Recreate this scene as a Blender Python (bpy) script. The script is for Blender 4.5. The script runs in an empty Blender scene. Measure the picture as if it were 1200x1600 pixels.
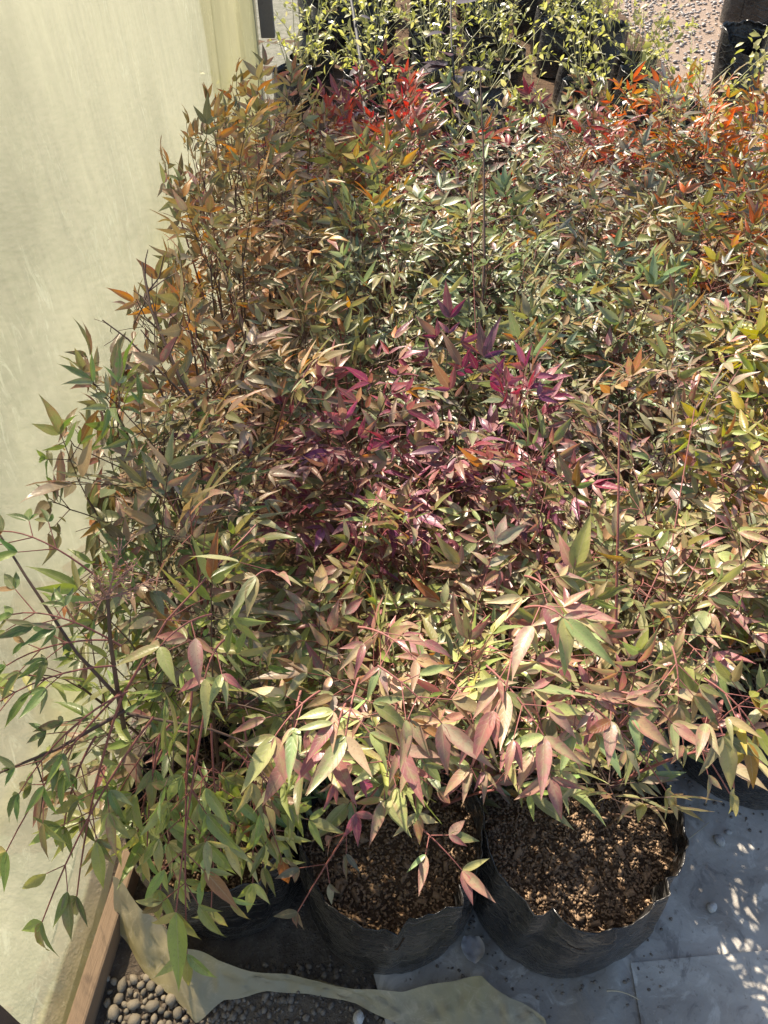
import bpy, math, random
import numpy as np
from mathutils import Vector, Matrix, noise

# ------------------------------------------------------------------ camera, sky, sun, exposure
sc = bpy.context.scene
COL = sc.collection
R = math.radians
CAM_H, PITCH, FOC = 1.5, R(46), 1203.0          # eye height, downward pitch, focal length in photo pixels
cam = bpy.data.cameras.new('camera')
cam.sensor_fit = 'VERTICAL'; cam.sensor_height = 24.0
cam.lens = 24.0 * FOC / 1600.0
cam.clip_start = 0.02; cam.clip_end = 400
cam_o = bpy.data.objects.new('camera', cam); COL.objects.link(cam_o)
cam_o.location = (0, 0, CAM_H); cam_o.rotation_euler = (math.pi / 2 - PITCH, 0, 0)
sc.camera = cam_o

SUN_EL, SUN_AZ = R(46), R(-33)                    # azimuth clockwise from +Y
world = bpy.data.worlds.new('World'); sc.world = world; world.use_nodes = True
wn = world.node_tree
sky = wn.nodes.new('ShaderNodeTexSky'); sky.sky_type = 'NISHITA'; sky.sun_disc = False
sky.sun_elevation = SUN_EL; sky.sun_rotation = SUN_AZ; sky.dust_density = 1.5
wn.links.new(sky.outputs[0], wn.nodes['Background'].inputs[0])
wn.nodes['Background'].inputs[1].default_value = 0.085
sun = bpy.data.lights.new('sun', 'SUN'); sun.energy = 4.8; sun.angle = R(0.55); sun.color = (1.0, .90, .75)
sun_o = bpy.data.objects.new('sun', sun); COL.objects.link(sun_o)
sd = Vector((math.sin(SUN_AZ) * math.cos(SUN_EL), math.cos(SUN_AZ) * math.cos(SUN_EL), math.sin(SUN_EL)))
sun_o.rotation_euler = sd.to_track_quat('Z', 'Y').to_euler(); sun_o.location = sd * 20
vs = sc.view_settings
vs.view_transform = 'Standard'; vs.look = 'None'; vs.gamma = 1.0; vs.use_curve_mapping = False
vs.exposure = 1.48
try:
    sc.cycles.max_bounces = 8; sc.cycles.transparent_max_bounces = 8
except Exception:
    pass

rng = np.random.default_rng(11)
rnd = random.Random(5)
SP, CP = math.sin(PITCH), math.cos(PITCH)


def at(px, py, depth):
    """world point seen at a photo pixel at a camera depth"""
    a, b = (px - 600) / FOC, (py - 800) / FOC
    return np.array((a * depth, (CP - b * SP) * depth, CAM_H - (SP + b * CP) * depth))


def on(px, py, z):
    b = (py - 800) / FOC
    return at(px, py, (CAM_H - z) / (SP + b * CP))


# ------------------------------------------------------------------ helpers: objects
def link(name, data, parent=None, loc=None):
    o = bpy.data.objects.new(name, data); COL.objects.link(o)
    if parent is not None: o.parent = parent
    if loc is not None: o.location = loc
    return o


def tag(o, label=None, cat=None, group=None, kind=None):
    if label: o['label'] = label
    if cat: o['category'] = cat
    if group: o['group'] = group
    if kind: o['kind'] = kind
    return o


def empty(name, loc, label, cat, group=None):
    o = link(name, None, None, loc); o.empty_display_size = .1
    return tag(o, label, cat, group)


def mesh(name, verts, faces, mat=None, smooth=False):
    me = bpy.data.meshes.new(name)
    me.from_pydata([tuple(v) for v in verts], [], faces)
    if mat: me.materials.append(mat)
    if smooth: me.polygons.foreach_set('use_smooth', [True] * len(me.polygons))
    me.update()
    return me


def fast_mesh(name, V, F, mat=None, smooth=True, uv=None, col=None):
    """V (n,3), F (m,k) arrays of equal-size faces"""
    me = bpy.data.meshes.new(name)
    n, (m, k) = len(V), F.shape
    me.vertices.add(n); me.vertices.foreach_set('co', V.astype(np.float32).ravel())
    me.loops.add(m * k); me.loops.foreach_set('vertex_index', F.astype(np.int32).ravel())
    me.polygons.add(m)
    me.polygons.foreach_set('loop_start', np.arange(0, m * k, k, dtype=np.int32))
    me.polygons.foreach_set('loop_total', np.full(m, k, dtype=np.int32))
    if smooth: me.polygons.foreach_set('use_smooth', np.ones(m, dtype=bool))
    if uv is not None:
        l = me.uv_layers.new(name='UVMap'); l.data.foreach_set('uv', uv[F.ravel()].astype(np.float32).ravel())
    if col is not None:
        a = me.color_attributes.new('tint', 'FLOAT_COLOR', 'POINT'); a.data.foreach_set('color', col.astype(np.float32).ravel())
    if mat: me.materials.append(mat)
    me.update(); me.validate()
    return me


class Tubes:
    """collects tapered tubes into one mesh"""
    def __init__(s): s.v = []; s.f = []
    def add(s, pts, r0, r1, k=4):
        pts = [np.asarray(p, float) for p in pts]; n = len(pts)
        base = len(s.v)
        for i, p in enumerate(pts):
            d = pts[min(i + 1, n - 1)] - pts[max(i - 1, 0)]
            d = d / (np.linalg.norm(d) + 1e-9)
            a = np.cross(d, (0.31, .2, .93) if abs(d[2]) < .9 else (1, 0, .1)); a /= np.linalg.norm(a); b = np.cross(d, a)
            r = r0 + (r1 - r0) * i / (n - 1)
            for j in range(k):
                t = 2 * math.pi * j / k
                s.v.append(p + (a * math.cos(t) + b * math.sin(t)) * r)
        for i in range(n - 1):
            for j in range(k):
                q = base + i * k
                s.f.append((q + j, q + (j + 1) % k, q + k + (j + 1) % k, q + k + j))
    def build(s, name, mat, parent=None, off=None):
        V = np.array(s.v)
        if off is not None: V = V - np.asarray(off)
        return link(name, fast_mesh(name, V, np.array(s.f), mat), parent)


def box_vf(c, sx, sy, sz, M=None):
    v = [Vector((x * sx / 2, y * sy / 2, z * sz / 2)) for z in (-1, 1) for y in (-1, 1) for x in (-1, 1)]
    if M is not None: v = [M @ p for p in v]
    v = [p + Vector(c) for p in v]
    f = [(0, 2, 3, 1), (4, 5, 7, 6), (0, 1, 5, 4), (2, 6, 7, 3), (0, 4, 6, 2), (1, 3, 7, 5)]
    return v, f


# ------------------------------------------------------------------ helpers: materials
class NT:
    def __init__(s, name):
        s.m = bpy.data.materials.new(name); s.m.use_nodes = True
        s.t = s.m.node_tree; s.b = s.t.nodes['Principled BSDF']; s.out = s.t.nodes['Material Output']
    def n(s, typ, **kw):
        x = s.t.nodes.new('ShaderNode' + typ)
        for k, v in kw.items(): setattr(x, k, v)
        return x
    def set(s, node, sock, val):
        i = node.inputs[sock]
        if hasattr(val, 'is_output') or isinstance(val, bpy.types.NodeSocket): s.t.links.new(val, i)
        else: i.default_value = val
    def noise(s, scale, detail=4, rough=.55, vec=None, dist=0.0):
        x = s.n('TexNoise'); s.set(x, 'Scale', scale); s.set(x, 'Detail', detail); s.set(x, 'Roughness', rough); s.set(x, 'Distortion', dist)
        if vec is not None: s.set(x, 'Vector', vec)
        return x.outputs['Fac']
    def math(s, op, a, b=None, c=None, clamp=False):
        x = s.n('Math', operation=op, use_clamp=clamp); s.set(x, 0, a)
        if b is not None: s.set(x, 1, b)
        if c is not None: s.set(x, 2, c)
        return x.outputs[0]
    def ss(s, v, lo, hi, a=0.0, b=1.0):
        x = s.n('MapRange', interpolation_type='SMOOTHSTEP')
        for i, q in enumerate((v, lo, hi, a, b)): s.set(x, i, q)
        return x.outputs[0]
    def mix(s, f, a, b, blend='MIX'):
        x = s.n('Mix', data_type='RGBA', blend_type=blend)
        s.set(x, 0, f)
        s.set(x, 6, a if not isinstance(a, tuple) else (*a[:3], 1)); s.set(x, 7, b if not isinstance(b, tuple) else (*b[:3], 1))
        return x.outputs[2]
    def bump(s, h, strength=.3, dist=.01):
        x = s.n('Bump'); s.set(x, 'Height', h); s.set(x, 'Strength', strength); s.set(x, 'Distance', dist)
        s.set(s.b, 'Normal', x.outputs[0]); return x.outputs[0]
    def obj(s): return s.n('TexCoord').outputs['Object']
    def pos(s): return s.n('NewGeometry').outputs['Position']
    def stretch(s, vec, sc_):
        x = s.n('Mapping'); s.set(x, 'Vector', vec); x.inputs['Scale'].default_value = sc_; return x.outputs[0]


def leaf_material(name, instanced):
    N = NT(name); b = N.b
    if instanced:
        oi = N.n('ObjectInfo'); base, blush, rand = oi.outputs['Color'], oi.outputs['Alpha'], oi.outputs['Random']
    else:
        at_ = N.n('Attribute', attribute_name='tint'); base, blush = at_.outputs['Color'], at_.outputs['Alpha']; rand = None
    uvn = N.n('UVMap'); sep = N.n('SeparateXYZ'); N.set(sep, 0, uvn.outputs[0])
    u = sep.outputs[0]; v = N.math('ABSOLUTE', N.math('MULTIPLY_ADD', sep.outputs[1], 2.0, -1.0))
    posn = N.pos()
    mott = N.noise(75, 4, .65, posn, .6)
    fine = N.noise(420, 2, .6, posn)
    # blush (pink-red) gathers on the margins, the tip and in mottled patches
    e = N.math('ADD', N.math('MULTIPLY', N.math('POWER', v, 3.0), .55), N.math('MULTIPLY', u, .25))
    e = N.math('ADD', e, N.math('MULTIPLY_ADD', mott, 2.2, -1.1))
    bf = N.math('MULTIPLY', N.ss(N.math('ADD', e, N.math('MULTIPLY', blush, .98)), .34, 1.0), N.math('MULTIPLY', blush, 1.25, clamp=True))
    red = N.mix(N.noise(30, 2, .5, posn), (.36, .11, .085), (.24, .10, .13))
    c = N.mix(bf, base, red)
    # lateral veins and midrib
    vein = N.math('ABSOLUTE', N.math('SINE', N.math('MULTIPLY', N.math('SUBTRACT', N.math('MULTIPLY', u, 9.0), N.math('MULTIPLY', v, 1.7)), math.pi)))
    veinl = N.ss(vein, .0, .22, 1.0, 0.0)
    rib = N.ss(v, .03, .10, 1.0, 0.0)
    pale = N.mix(.5, c, (.40, .34, .20))
    c = N.mix(N.math('MULTIPLY', veinl, .42), c, pale)
    c = N.mix(N.math('MULTIPLY', rib, .6), c, pale)
    c = N.mix(N.ss(fine, .60, .72, 0, .4), c, (.10, .05, .03))
    hs = N.n('HueSaturation'); N.set(hs, 'Color', c); N.set(hs, 'Value', N.math('MULTIPLY_ADD', mott, .5, .75)); c = hs.outputs[0]
    geo = N.n('NewGeometry')
    back = N.mix(.35, c, (.25, .23, .13))
    cc = N.mix(geo.outputs['Backfacing'], c, back)
    N.set(b, 'Base Color', cc)
    N.set(b, 'Roughness', N.math('MULTIPLY_ADD', mott, .25, .25)); b.inputs['Specular IOR Level'].default_value = .52
    h = N.math('ADD', N.math('MULTIPLY', veinl, -.6), N.math('MULTIPLY', mott, .8))
    nb = N.bump(h, .35, .0012)
    tr = N.n('BsdfTranslucent'); h2 = N.n('HueSaturation'); N.set(h2, 'Color', c); N.set(h2, 'Saturation', 1.22); N.set(h2, 'Value', 1.6)
    N.set(tr, 'Color', h2.outputs[0])
    mx = N.n('MixShader'); N.set(mx, 0, .27); N.set(mx, 1, b.outputs[0]); N.set(mx, 2, tr.outputs[0])
    N.set(N.out, 'Surface', mx.outputs[0])
    return N.m


M_LEAF = leaf_material('nandina leaf', True)
M_FOL = leaf_material('nandina foliage', False)


def stem_material(name, a, b_):
    N = NT(name); p = N.pos()
    c = N.mix(N.noise(60, 3, .6, p), a, b_)
    N.set(N.b, 'Base Color', c); N.b.inputs['Roughness'].default_value = .65
    N.bump(N.noise(300, 3, .6, p), .4, .002)
    return N.m


M_STEM_RED = stem_material('red stem', (.17, .055, .05), (.28, .10, .075))
M_STEM_BROWN = stem_material('brown cane', (.055, .03, .022), (.13, .075, .05))
M_STEM_GREEN = stem_material('pale green stem', (.22, .23, .09), (.34, .31, .17))
M_STEM_GREY = stem_material('grey bark', (.014, .012, .011), (.035, .03, .027))


def black_plastic():
    N = NT('black polythene'); g = N.pos()
    big = N.noise(8, 5, .6, g, .8); scr = N.noise(55, 5, .75, N.stretch(g, (1, 1, 5)), 1.6)
    dust = N.math('MULTIPLY', N.ss(big, .36, .66), N.ss(scr, .38, .66))
    c = N.mix(N.math('MULTIPLY', dust, .42), (.012, .012, .013), (.19, .17, .145))
    line = N.n('TexVoronoi', feature='DISTANCE_TO_EDGE'); N.set(line, 'Scale', 13); 
    wv = N.n('TexNoise'); N.set(wv, 'Scale', 9); N.set(wv, 'Detail', 3); N.set(wv, 'Vector', g)
    va = N.n('VectorMath', operation='MULTIPLY_ADD'); N.set(va, 0, wv.outputs['Color']); va.inputs[1].default_value = (.12, .12, .12); N.set(va, 2, N.stretch(g, (1, 1, 1.8))); N.set(line, 'Vector', va.outputs[0])
    crease = N.math('MULTIPLY', N.ss(line.outputs['Distance'], .030, .004), N.ss(scr, .42, .6))
    c = N.mix(N.math('MULTIPLY', crease, .3), c, (.30, .27, .23))
    sepz = N.n('SeparateXYZ'); N.set(sepz, 0, g)
    splash = N.math('MULTIPLY', N.ss(sepz.outputs[2], .09, .0), N.ss(scr, .35, .6))
    c = N.mix(N.math('MULTIPLY', splash, .6), c, (.17, .14, .11))
    N.set(N.b, 'Base Color', c)
    N.set(N.b, 'Roughness', N.math('MULTIPLY_ADD', dust, .35, .22))
    wr = N.noise(20, 5, .6, N.stretch(g, (1, 1, .6)), 1.4)
    N.bump(N.math('ADD', N.math('MULTIPLY_ADD', scr, .10, wr), N.math('MULTIPLY', N.ss(line.outputs['Distance'], .10, 0.0), .3)), .26, .02)
    return N.m


def soil_mat(name, a, b_, cc):
    N = NT(name); g = N.pos()
    n1 = N.noise(28, 6, .65, g); n2 = N.noise(150, 4, .7, g)
    c = N.mix(N.ss(n1, .35, .65), a, b_); c = N.mix(N.ss(n2, .58, .70), c, cc)
    N.set(N.b, 'Base Color', c); N.b.inputs['Roughness'].default_value = .95; N.b.inputs['Specular IOR Level'].default_value = .2
    N.bump(N.math('ADD', n1, n2), .9, .012)
    return N.m


def chip_mat(name, a, b_):
    N = NT(name); r = N.n('NewGeometry').outputs['Random Per Island']
    c = N.mix(r, a, b_); c = N.mix(N.ss(N.noise(260, 3, .6, N.pos()), .5, .7, 0, .5), c, (.06, .035, .02))
    N.set(N.b, 'Base Color', c); N.b.inputs['Roughness'].default_value = .85
    return N.m


def stone_mat(name, a, b_):
    N = NT(name); r = N.n('NewGeometry').outputs['Random Per Island']; q = N.n('ObjectInfo').outputs['Random']
    g = N.pos()
    c = N.mix(N.math('FRACT', N.math('ADD', r, q)), a, b_)
    c = N.mix(N.ss(N.noise(120, 5, .65, g), .45, .7, 0, .5), c, (.16, .13, .10))
    c = N.mix(N.ss(N.noise(600, 2, .6, g), .60, .66, 0, .5), c, (.09, .08, .075))
    N.set(N.b, 'Base Color', c); N.b.inputs['Roughness'].default_value = .7
    N.bump(N.noise(350, 3, .6, g), .35, .003)
    return N.m


def film_mat(name, clear, tint, glow=.64):
    N = NT(name); g = N.pos()
    big = N.noise(1.1, 4, .5, N.stretch(g, (1, 1.1, .8)), .7)
    st = N.noise(17, 6, .74, N.stretch(g, (1, 1.5, .6)), 2.2)
    fine = N.noise(70, 4, .75, N.stretch(g, (1, 1.5, .42)), 1.5)
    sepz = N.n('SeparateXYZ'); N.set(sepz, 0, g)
    c = N.mix(N.ss(big, .38, .62), (.62, .61, .50), (.84, .81, .68))
    # soft dim gradient of the hazy see-through sheet, painted in as grey-green
    haze_dim = N.math('MULTIPLY', N.math('MULTIPLY', N.ss(sepz.outputs[2], 1.25, .95), N.ss(sepz.outputs[1], 1.9, 1.0)), N.ss(N.noise(2.0, 4, .6, g), .30, .58))
    c = N.mix(N.math('MULTIPLY', haze_dim, .6), c, (.36, .38, .32))
    sun_glow = N.math('MULTIPLY', N.ss(N.noise(2.0, 3, .5, N.stretch(g, (1, 1, 1.6))), .50, .68), N.ss(sepz.outputs[2], .75, .45))  # yellow glow of sun coming through the sheet, painted in low down
    c = N.mix(N.math('MULTIPLY', sun_glow, .75), c, (.86, .80, .38))
    # scuffs: cloudy pale smears and finer scratches, strongest in patches
    patch = N.ss(N.noise(3.1, 3, .6, g, 1.0), .40, .62)
    sm = N.math('MULTIPLY', N.ss(st, .50, .68), patch)
    c = N.mix(N.math('MULTIPLY', sm, .6), c, (.84, .82, .72))
    c = N.mix(N.math('MULTIPLY', N.ss(fine, .56, .72), N.math('MULTIPLY_ADD', patch, .35, .15)), c, (.88, .86, .78))
    c = N.mix(N.ss(N.noise(33, 5, .75, g, 2.0), .62, .74, 0, .4), c, (.36, .35, .27))
    c = N.mix(1.0, c, tint, 'MULTIPLY')
    N.set(N.b, 'Base Color', c)
    N.set(N.b, 'Roughness', N.math('MULTIPLY_ADD', st, .35, .22)); N.b.inputs['Specular IOR Level'].default_value = .5
    nb = N.bump(N.math('ADD', N.noise(5, 3, .5, N.stretch(g, (1, 1.6, .4))), N.math('MULTIPLY', st, .06)), .35, .03)
    tr = N.n('BsdfTranslucent'); N.set(tr, 'Color', N.mix(1.0, c, (1.0, .98, .86), 'MULTIPLY')); N.set(tr, 'Normal', nb)
    mx = N.n('MixShader'); N.set(mx, 0, glow); N.set(mx, 1, N.b.outputs[0]); N.set(mx, 2, tr.outputs[0])
    tp = N.n('BsdfTransparent'); tp.inputs[0].default_value = (1.0, .94, .82, 1)
    m2 = N.n('MixShader'); N.set(m2, 0, N.math('MULTIPLY_ADD', sm, -.2, clear, clamp=True)); N.set(m2, 1, mx.outputs[0]); N.set(m2, 2, tp.outputs[0])
    N.set(N.out, 'Surface', m2.outputs[0])
    return N.m


def wood_mat(name, a, b_):
    N = NT(name); g = N.obj()
    gr = N.noise(26, 6, .65, N.stretch(g, (6, .35, 6)), 1.2); kn = N.noise(14, 3, .5, g)
    c = N.mix(gr, a, b_); c = N.mix(N.ss(kn, .62, .72, 0, .6), c, (.05, .03, .02))
    N.set(N.b, 'Base Color', c); N.b.inputs['Roughness'].default_value = .75
    N.bump(gr, .4, .004)
    return N.m


def tarp_mat():
    N = NT('weathered ground sheet'); g = N.pos()
    n1 = N.noise(4.0, 5, .6, g, .8); n2 = N.noise(14, 5, .65, g, 1.5); n3 = N.noise(70, 4, .7, g)
    c = N.mix(N.ss(n1, .38, .64), (.28, .25, .21), (.46, .42, .36))
    c = N.mix(N.ss(n2, .52, .66, 0, .75), c, (.55, .51, .44))
    c = N.mix(N.ss(n2, .44, .32, 0, .7), c, (.15, .13, .11))
    c = N.mix(N.ss(n3, .60, .72, 0, .6), c, (.12, .085, .055))
    N.set(N.b, 'Base Color', c)
    N.set(N.b, 'Roughness', N.math('MULTIPLY_ADD', n2, .5, .25))
    N.bump(N.math('ADD', N.noise(6, 4, .5, g, 1.0), N.math('MULTIPLY', n3, .1)), .5, .03)
    return N.m


M_BAG = black_plastic()
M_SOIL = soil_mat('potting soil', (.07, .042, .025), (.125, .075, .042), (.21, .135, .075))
M_DIRT = soil_mat('dry dirt', (.12, .095, .075), (.19, .155, .12), (.28, .24, .19))
M_GROUND = soil_mat('sandy path', (.25, .185, .14), (.32, .24, .185), (.38, .30, .24))
M_MOSS = soil_mat('mossy floor', (.15, .15, .11), (.22, .21, .17), (.28, .26, .22))
M_CHIP = chip_mat('bark chip', (.13, .08, .045), (.36, .235, .135))
M_CLOD = chip_mat('dirt clod', (.10, .08, .065), (.24, .20, .16))
M_PEB = stone_mat('river pebble', (.13, .115, .09), (.33, .28, .21))
M_GRAVEL = stone_mat('path gravel', (.24, .215, .195), (.42, .375, .34))
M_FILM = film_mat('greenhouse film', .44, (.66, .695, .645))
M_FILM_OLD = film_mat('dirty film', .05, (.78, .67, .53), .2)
M_LATH = wood_mat('pale batten wood', (.16, .105, .065), (.30, .205, .13))
M_BOARD = wood_mat('dark board wood', (.085, .055, .042), (.16, .11, .08))
M_POST = wood_mat('grey post wood', (.12, .105, .09), (.24, .215, .18))
M_TARP = tarp_mat()
M_STRAW = stem_material('dry straw', (.38, .30, .19), (.55, .47, .33))
M_PAPER = stem_material('dead pale leaf', (.62, .56, .49), (.78, .73, .67))
M_PANICLE = stem_material('dry panicle', (.26, .13, .10), (.40, .22, .17))

# ------------------------------------------------------------------ ground
def grid(x0, x1, y0, y1, nx, ny, fz):
    xs, ys = np.linspace(x0, x1, nx), np.linspace(y0, y1, ny)
    X, Y = np.meshgrid(xs, ys); Z = np.vectorize(fz)(X, Y)
    V = np.stack([X.ravel(), Y.ravel(), Z.ravel()], 1)
    i = np.arange((ny - 1) * nx).reshape(ny - 1, nx)[:, :-1].ravel()
    return V, np.stack([i, i + 1, i + nx + 1, i + nx], 1)


def nz(x, y, s, z=0.0): return noise.noise(Vector((x * s, y * s, z)))


V, F = grid(-60, 60, -40, 120, 3, 3, lambda x, y: -.03)
tag(link('ground', fast_mesh('ground', V, F, M_GROUND)), kind='structure')
V, F = grid(-3, 6, -1.5, 12, 120, 170, lambda x, y: -.008 + .008 * nz(x, y, 2.2) + .004 * nz(x, y, 9))
tag(link('gravel_path', fast_mesh('gravel_path', V, F, M_GROUND)), kind='structure')
V, F = grid(-.9, 1.72, 1.0, 7.4, 110, 260, lambda x, y: .006 + .008 * nz(x, y, 5) + .004 * nz(x, y, 22))  # plot ground, its dark soil colour standing in for deep shade between plants
tag(link('plot_shade_soil', fast_mesh('plot_shade_soil', V, F, M_SOIL)), kind='structure')
V, F = grid(-40, -.58, -2, 60, 160, 200, lambda x, y: .01 + .012 * nz(x, y, 3))
tag(link('greenhouse_floor', fast_mesh('greenhouse_floor', V, F, M_MOSS)), kind='structure')
V, F = grid(-.9, .06, -.8, 1.2, 50, 110, lambda x, y: .010 + .007 * nz(x, y, 7) + .004 * nz(x, y, 30))
tag(link('bare_soil', fast_mesh('bare_soil', V, F, M_DIRT)), kind='structure')


def tarp_z(x, y):
    w = .010 * max(0, 1 - abs(nz(x, y, 2.6, 11)) / .10) * (.5 + nz(x, y, 1.7, 13)) + .006 * max(0, 1 - abs(nz(x, y, 5.5, 17)) / .12) * (.5 + nz(x, y, 3, 19))
    e = .006 * max(0, 1 - abs(x - .02) / .05)
    return .017 + max(0, w) + e + .006 * nz(x, y, 4, 3) + .003 * abs(nz(x, y, 11, 5)) + .010 * max(0, .2 - abs(x - y * .6 - .62 + .05 * nz(x, y, 3))) 


V, F = grid(.0, 1.75, -.9, 1.15, 170, 200, tarp_z)
V[:, 0] += np.where(V[:, 0] < .03, .035 * np.sin(V[:, 1] * 9) - .02, 0)
tag(link('ground_sheet', fast_mesh('ground_sheet', V, F, M_TARP)), 'large grey weathered plastic ground sheet under the front black bags', 'plastic sheet')
# second sheet, overlapping at a seam in front of the right bag
s0, s1 = on(985, 1505, .02), on(1002, 1602, .02)
V, F = grid(0, 1, 0, 1, 40, 30, lambda x, y: 0)
P = np.zeros_like(V)
for i, (a, b_, _) in enumerate(V):
    y = s0[1] - .62 * b_; x = s0[0] + (s1[0] - s0[0]) * (s0[1] - y) / (s0[1] - s1[1]) + a * 1.25
    y += .10 * a
    P[i] = (x, y, tarp_z(x, y) + .006 + .003 * nz(x, y, 6))
tag(link('ground_sheet_overlap', fast_mesh('ground_sheet_overlap', P, F[:, ::-1], M_TARP)), 'smooth grey plastic sheet overlapping at the dark seam in front of the bags', 'plastic sheet')

# ------------------------------------------------------------------ film wall
WX = -.53
wall = empty('plastic_film_wall', (WX, 1.4, 0), 'tall cream translucent greenhouse film wall beside the shrubs', 'film wall')


def film_x(y, z):
    s = .010 * nz(y, z * .5, 1.6, 2) + .004 * nz(y, z * .6, 6, 4)
    if z < .5: s += (.5 - z) * (.10 * nz(y * 1.0, z * .4, 2.2, 7))
    if z < .03 and y < .7: s += .03
    return s


def film_sheet(y0, y1, z0, z1, ny, nz_, dx, extra=None):
    V, F = grid(y0, y1, z0, z1, ny, nz_, lambda y, z: 0)
    P = np.array([(film_x(y, z) + dx + (extra(y, z) if extra else 0), y - 1.4, z) for y, z, _ in V])
    return P, F


P, F = film_sheet(-1.6, 3.68, .02, 1.42, 150, 70, 0)
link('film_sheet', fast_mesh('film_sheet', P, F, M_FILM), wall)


def fold(y, z):
    t = y - .05 * z
    return .030 * math.exp(-((t - 3.02) / .05) ** 2) + .012 * math.exp(-((t - 2.60) / .025) ** 2) - .05 * max(0, y - 3.45) / .3 + .02 * math.exp(-((t - 3.40) / .10) ** 2)


P, F = film_sheet(2.55, 3.74, .02, 1.42, 120, 48, .006, fold)
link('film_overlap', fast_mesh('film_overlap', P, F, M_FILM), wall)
V, F = grid(0, 1, .02, 1.42, 8, 16, lambda a, z: 0)
P = np.array([(-.045 - a * .06, 2.34 + .04 * a + film_x(3.74, z), z) for a, z, _ in V])
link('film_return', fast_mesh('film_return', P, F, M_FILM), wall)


def timber(name, c, sx, sy, sz, mat, parent=None, rot=(0, 0, 0), bev=.004, loc_off=None):
    v, f = box_vf((0, 0, 0), sx, sy, sz)
    me = mesh(name, v, f, mat)
    o = link(name, me, parent); o.location = c; o.rotation_euler = rot
    m = o.modifiers.new('bevel', 'BEVEL'); m.width = bev; m.segments = 2
    return o


timber('corner_post', (.035, 2.352, .97), .06, .03, .86, M_POST, wall)
timber('corner_stake', (-.035, 2.315, .71), .05, .05, 1.38, M_POST, wall)
# batten lying along the foot of the film, running back under the leaves
ba, bb = on(205, 1350, .035), on(118, 1625, .035)
d = bb - ba; ln = float(np.linalg.norm(d)); ang = math.atan2(d[1], d[0]) - math.pi / 2
timber('wooden_batten', tuple((ba + bb) / 2 - np.array((WX, 1.4, 0))), .031, ln + .5, .05, M_LATH, wall, (0, 0, ang))
timber('foot_board', (.03, -1.372, .30), .02, .40, .15, M_BOARD, wall, (R(-4), 0, 0))
# hem of the film pulled round the front of the left bag
top = [(176, 1368, .13), (205, 1400, .12), (240, 1432, .10), (290, 1482, .075), (345, 1503, .06), (420, 1520, .05), (490, 1532, .045), (560, 1546, .042), (630, 1550, .045), (700, 1534, .05), (752, 1524, .05), (795, 1558, .045), (850, 1592, .04)]
bot = [(180, 1452, .02), (214, 1500, .018), (252, 1545, .018), (306, 1598, .018), (352, 1560, .018), (420, 1552, .018), (490, 1558, .018), (560, 1572, .02), (625, 1600, .026), (690, 1625, .028), (750, 1640, .028), (800, 1635, .028), (858, 1606, .03)]
def resample(pts, n):
    p = np.array([on(*q) for q in pts]); t = np.linspace(0, len(p) - 1, n); i = np.minimum(t.astype(int), len(p) - 2); f = (t - i)[:, None]
    return p[i] * (1 - f) + p[i + 1] * f
NH = 110
A_, B_ = resample(top, NH), resample(bot, NH)
rows = []
for k in range(9):
    q = k / 8; w = A_ * (1 - q) + B_ * q
    w[:, 1] += np.array([.010 * nz(u_, q, .8) + .010 * math.sin(q * math.pi) * nz(u_, q * 3, 2.1) for u_ in np.linspace(0, 15, NH)]); w[:, 2] += np.array([max(-.003, .008 * nz(u_, q * 1.4, .9, 5) + .012 * math.sin(q * math.pi) * nz(u_, q * 3, 2.6, 2)) for u_ in np.linspace(0, 15, NH)])
    rows.append(w)
V = np.concatenate(rows) - np.array((WX, 1.4, 0)); i = np.arange(8 * NH).reshape(8, NH)[:, :-1].ravel()
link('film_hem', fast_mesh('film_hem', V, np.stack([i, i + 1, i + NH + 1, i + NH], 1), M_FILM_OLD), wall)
# ------------------------------------------------------------------ bags
SOILZ = {}


def shards(n, r, z, smin, smax, mat_z=.004, hole=0.0):
    """n small irregular flat chips scattered on a disc; returns V, F(quads)"""
    V = np.zeros((n, 8, 3)); base = np.array([[x, y, q] for q in (-1, 1) for x, y in ((-1, -1), (1, -1), (1, 1), (-1, 1))], float)
    for i in range(n):
        s = rng.uniform(smin, smax); b_ = base * np.array((s, s * rng.uniform(.3, .8), s * .18)) * .5
        b_[:, :2] *= rng.uniform(.6, 1.2, (8, 1))
        a = rng.uniform(0, 6.28); e = Matrix.Rotation(a, 3, 'Z') @ Matrix.Rotation(rng.uniform(-.6, .6), 3, 'X') @ Matrix.Rotation(rng.uniform(-.5, .5), 3, 'Y')
        b_ = b_ @ np.array(e).T
        rr = r * math.sqrt(rng.uniform(hole, 1)); t = rng.uniform(0, 6.28)
        x, y = rr * math.cos(t), rr * math.sin(t)
        V[i] = b_ + np.array((x, y, z(x, y) + rng.uniform(0, mat_z)))
    f = np.array([(0, 3, 2, 1), (4, 5, 6, 7), (0, 1, 5, 4), (1, 2, 6, 5), (2, 3, 7, 6), (3, 0, 4, 7)])
    return V.reshape(-1, 3), (np.arange(n)[:, None, None] * 8 + f[None]).reshape(-1, 4)


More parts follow.
